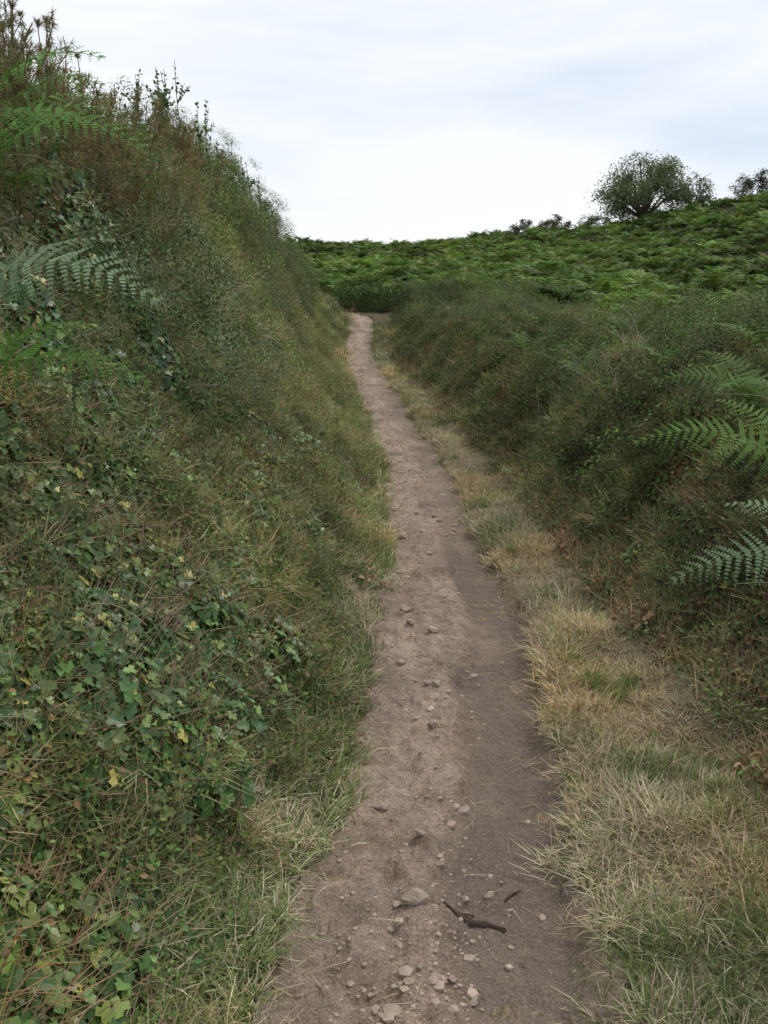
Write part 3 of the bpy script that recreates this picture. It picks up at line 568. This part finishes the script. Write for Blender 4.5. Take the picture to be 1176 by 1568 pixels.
# ------------------------------------------------------------------ trees on the ridge
def tree(name,x0,y0,h,rx,nleaf,cols,w,limbs=9,trunk=.9,ls=.16):
    mb=MB();z0=float(H(x0,y0))-.2;base=np.array([x0,y0,z0]);bc=(.09,.08,.06)
    T=base+np.array([.1,0,trunk]);tube(mb,[base,base+[.03,0,trunk*.5],T],h*.05,h*.036,bc,7)
    ends=[]
    for i in range(limbs):
        az=6.283*i/limbs*2.4+rng.normal()*.25;el=.12+1.25*((i+.5)/limbs)
        R=np.array([math.cos(az)*math.cos(el)*rx,math.sin(az)*math.cos(el)*rx,math.sin(el)*(h-trunk)])*rng.uniform(.72,.88)
        p=[T+R*s+np.array([0,0,1])*.2*math.sin(s*3.1)+rng.normal(size=3)*.06 for s in (0,.35,.7,1)];tube(mb,p,h*.018,h*.007,bc,5)
        for j in range(7):
            s=rng.uniform(.5,1);b=T+R*s;d=R/np.linalg.norm(R)*.6+rdir(1)[0]*.9;l=rng.uniform(.6,1.1)*h*.15
            e=b+d*l;tube(mb,[b,b+d*l*.5+rng.normal(size=3)*.05,e],h*.006,h*.003,bc,3);ends.append(e)
            for k in range(3):
                d2=d*.5+rdir(1)[0]*1.0;e2=e+d2*l*.5;tube(mb,[e,e2],h*.003,h*.0015,bc,3);ends.append(e2)
    ends=np.array(ends);m=nleaf;i=rng.integers(0,len(ends),m);P=ends[i]+rng.normal(size=(m,3))*np.array([.28,.28,.18])*h/4.5
    P[:,2]=np.minimum(P[:,2],z0+h*(1.02-.5*(np.hypot(P[:,0]-x0,P[:,1]-y0)/rx)**2.2)+rng.normal(size=m)*.05)
    bright=rng.uniform(.7,1.3,len(ends))[i][:,None]
    mb.inst(LF_D,LF_DF,frames(rdir(m),rdir(m)+[0,0,.7]),P,rng.uniform(.5,1.1,m)*ls,np.clip(pick(cols,w,m)*bright,0,1));return mb.obj(name,M_leaf)
tree('hawthorn_tree',19.5,72,5.4,4.5,18000,[(.14,.17,.095),(.11,.14,.08),(.18,.20,.11)],[2,2,1],28,.7,.20)
tree('hawthorn_bush',23.2,72,2.8,2.0,3600,[(.13,.16,.075),(.10,.13,.06)],[1,1],9,.3)
tree('gorse_bush',27.3,71,2.5,2.2,5000,[(.045,.06,.028),(.10,.075,.05)],[2,1],9,.2,.14)
tree('gorse_bush',30.0,70,2.3,2.8,6000,[(.045,.06,.028),(.10,.075,.05)],[2,1],9,.2,.14)
tree('gorse_bush',12.4,71,1.8,1.9,3500,[(.10,.085,.05),(.15,.105,.075)],[2,1],7,.2,.14)
tree('gorse_bush',10.4,71.5,1.6,1.5,2500,[(.06,.07,.04),(.12,.09,.06)],[2,1],7,.2,.14)
tree('hawthorn_bush',15.4,71,1.9,1.9,2400,[(.12,.15,.07),(.09,.12,.06)],[1,1],7,.2,.14)
for (bx,by,bh,br) in ((-1.2,29.0,1.2,.9),(.3,28.6,1.0,.8),(1.6,27,1.0,1.),(-.4,29.8,1.3,1.1)):
    tree('hedge_bush',bx,by,bh,br,2000,[HD,HG,(.12,.13,.05)],[3,3,1],7,.1,.09)
# ------------------------------------------------------------------ world
w=bpy.data.worlds.new('sky');SC.world=w;w.use_nodes=True;N=w.node_tree.nodes;L=w.node_tree.links;N.clear()
out=N.new('ShaderNodeOutputWorld');bg=N.new('ShaderNodeBackground');bg.inputs['Strength'].default_value=.1;L.new(bg.outputs[0],out.inputs[0])
AZ,EL=45,55
sk=N.new('ShaderNodeTexSky');sk.sky_type='NISHITA';sk.sun_disc=False;sk.sun_elevation=math.radians(EL);sk.sun_rotation=math.radians(AZ)
tc=N.new('ShaderNodeTexCoord');mp=N.new('ShaderNodeMapping');mp.inputs['Scale'].default_value=(1,1,3.6);mp.inputs['Location'].default_value=(.3,.1,.2);L.new(tc.outputs['Generated'],mp.inputs['Vector'])
nz=N.new('ShaderNodeTexNoise');nz.inputs['Scale'].default_value=1.6;nz.inputs['Detail'].default_value=5;nz.inputs['Roughness'].default_value=.5;nz.inputs['Distortion'].default_value=.3;L.new(mp.outputs[0],nz.inputs['Vector'])
cr=N.new('ShaderNodeValToRGB');cr.color_ramp.elements[0].position=.36;cr.color_ramp.elements[0].color=(7.2,8.2,9.6,1);cr.color_ramp.elements[1].position=.54;cr.color_ramp.elements[1].color=(10.4,10.6,10.8,1);L.new(nz.outputs[0],cr.inputs[0])
mx=N.new('ShaderNodeMix');mx.data_type='RGBA';mx.inputs['Factor'].default_value=.9;L.new(sk.outputs[0],mx.inputs['A']);L.new(cr.outputs[0],mx.inputs['B']);L.new(mx.outputs['Result'],bg.inputs['Color'])
sd=bpy.data.lights.new('sun','SUN');sd.energy=1.5;sd.angle=math.radians(10);sd.color=(1,.95,.86);so=bpy.data.objects.new('sun',sd);SC.collection.objects.link(so)
az=math.radians(AZ);el=math.radians(EL);dv=Vector((math.sin(az)*math.cos(el),math.cos(az)*math.cos(el),math.sin(el)));so.rotation_euler=dv.to_track_quat('Z','Y').to_euler()
# ------------------------------------------------------------------ camera
cd=bpy.data.cameras.new('camera');cd.sensor_fit='VERTICAL';cd.sensor_height=24;cd.lens=21.43;cd.clip_end=3000;cd.clip_start=.05
co=bpy.data.objects.new('camera',cd);SC.collection.objects.link(co);co.location=(0,0,1.6);co.rotation_euler=(math.radians(78),0,0);SC.camera=co
SC.view_settings.view_transform='Standard';SC.view_settings.look='None';SC.view_settings.exposure=0
print('t',time.time()-T0)
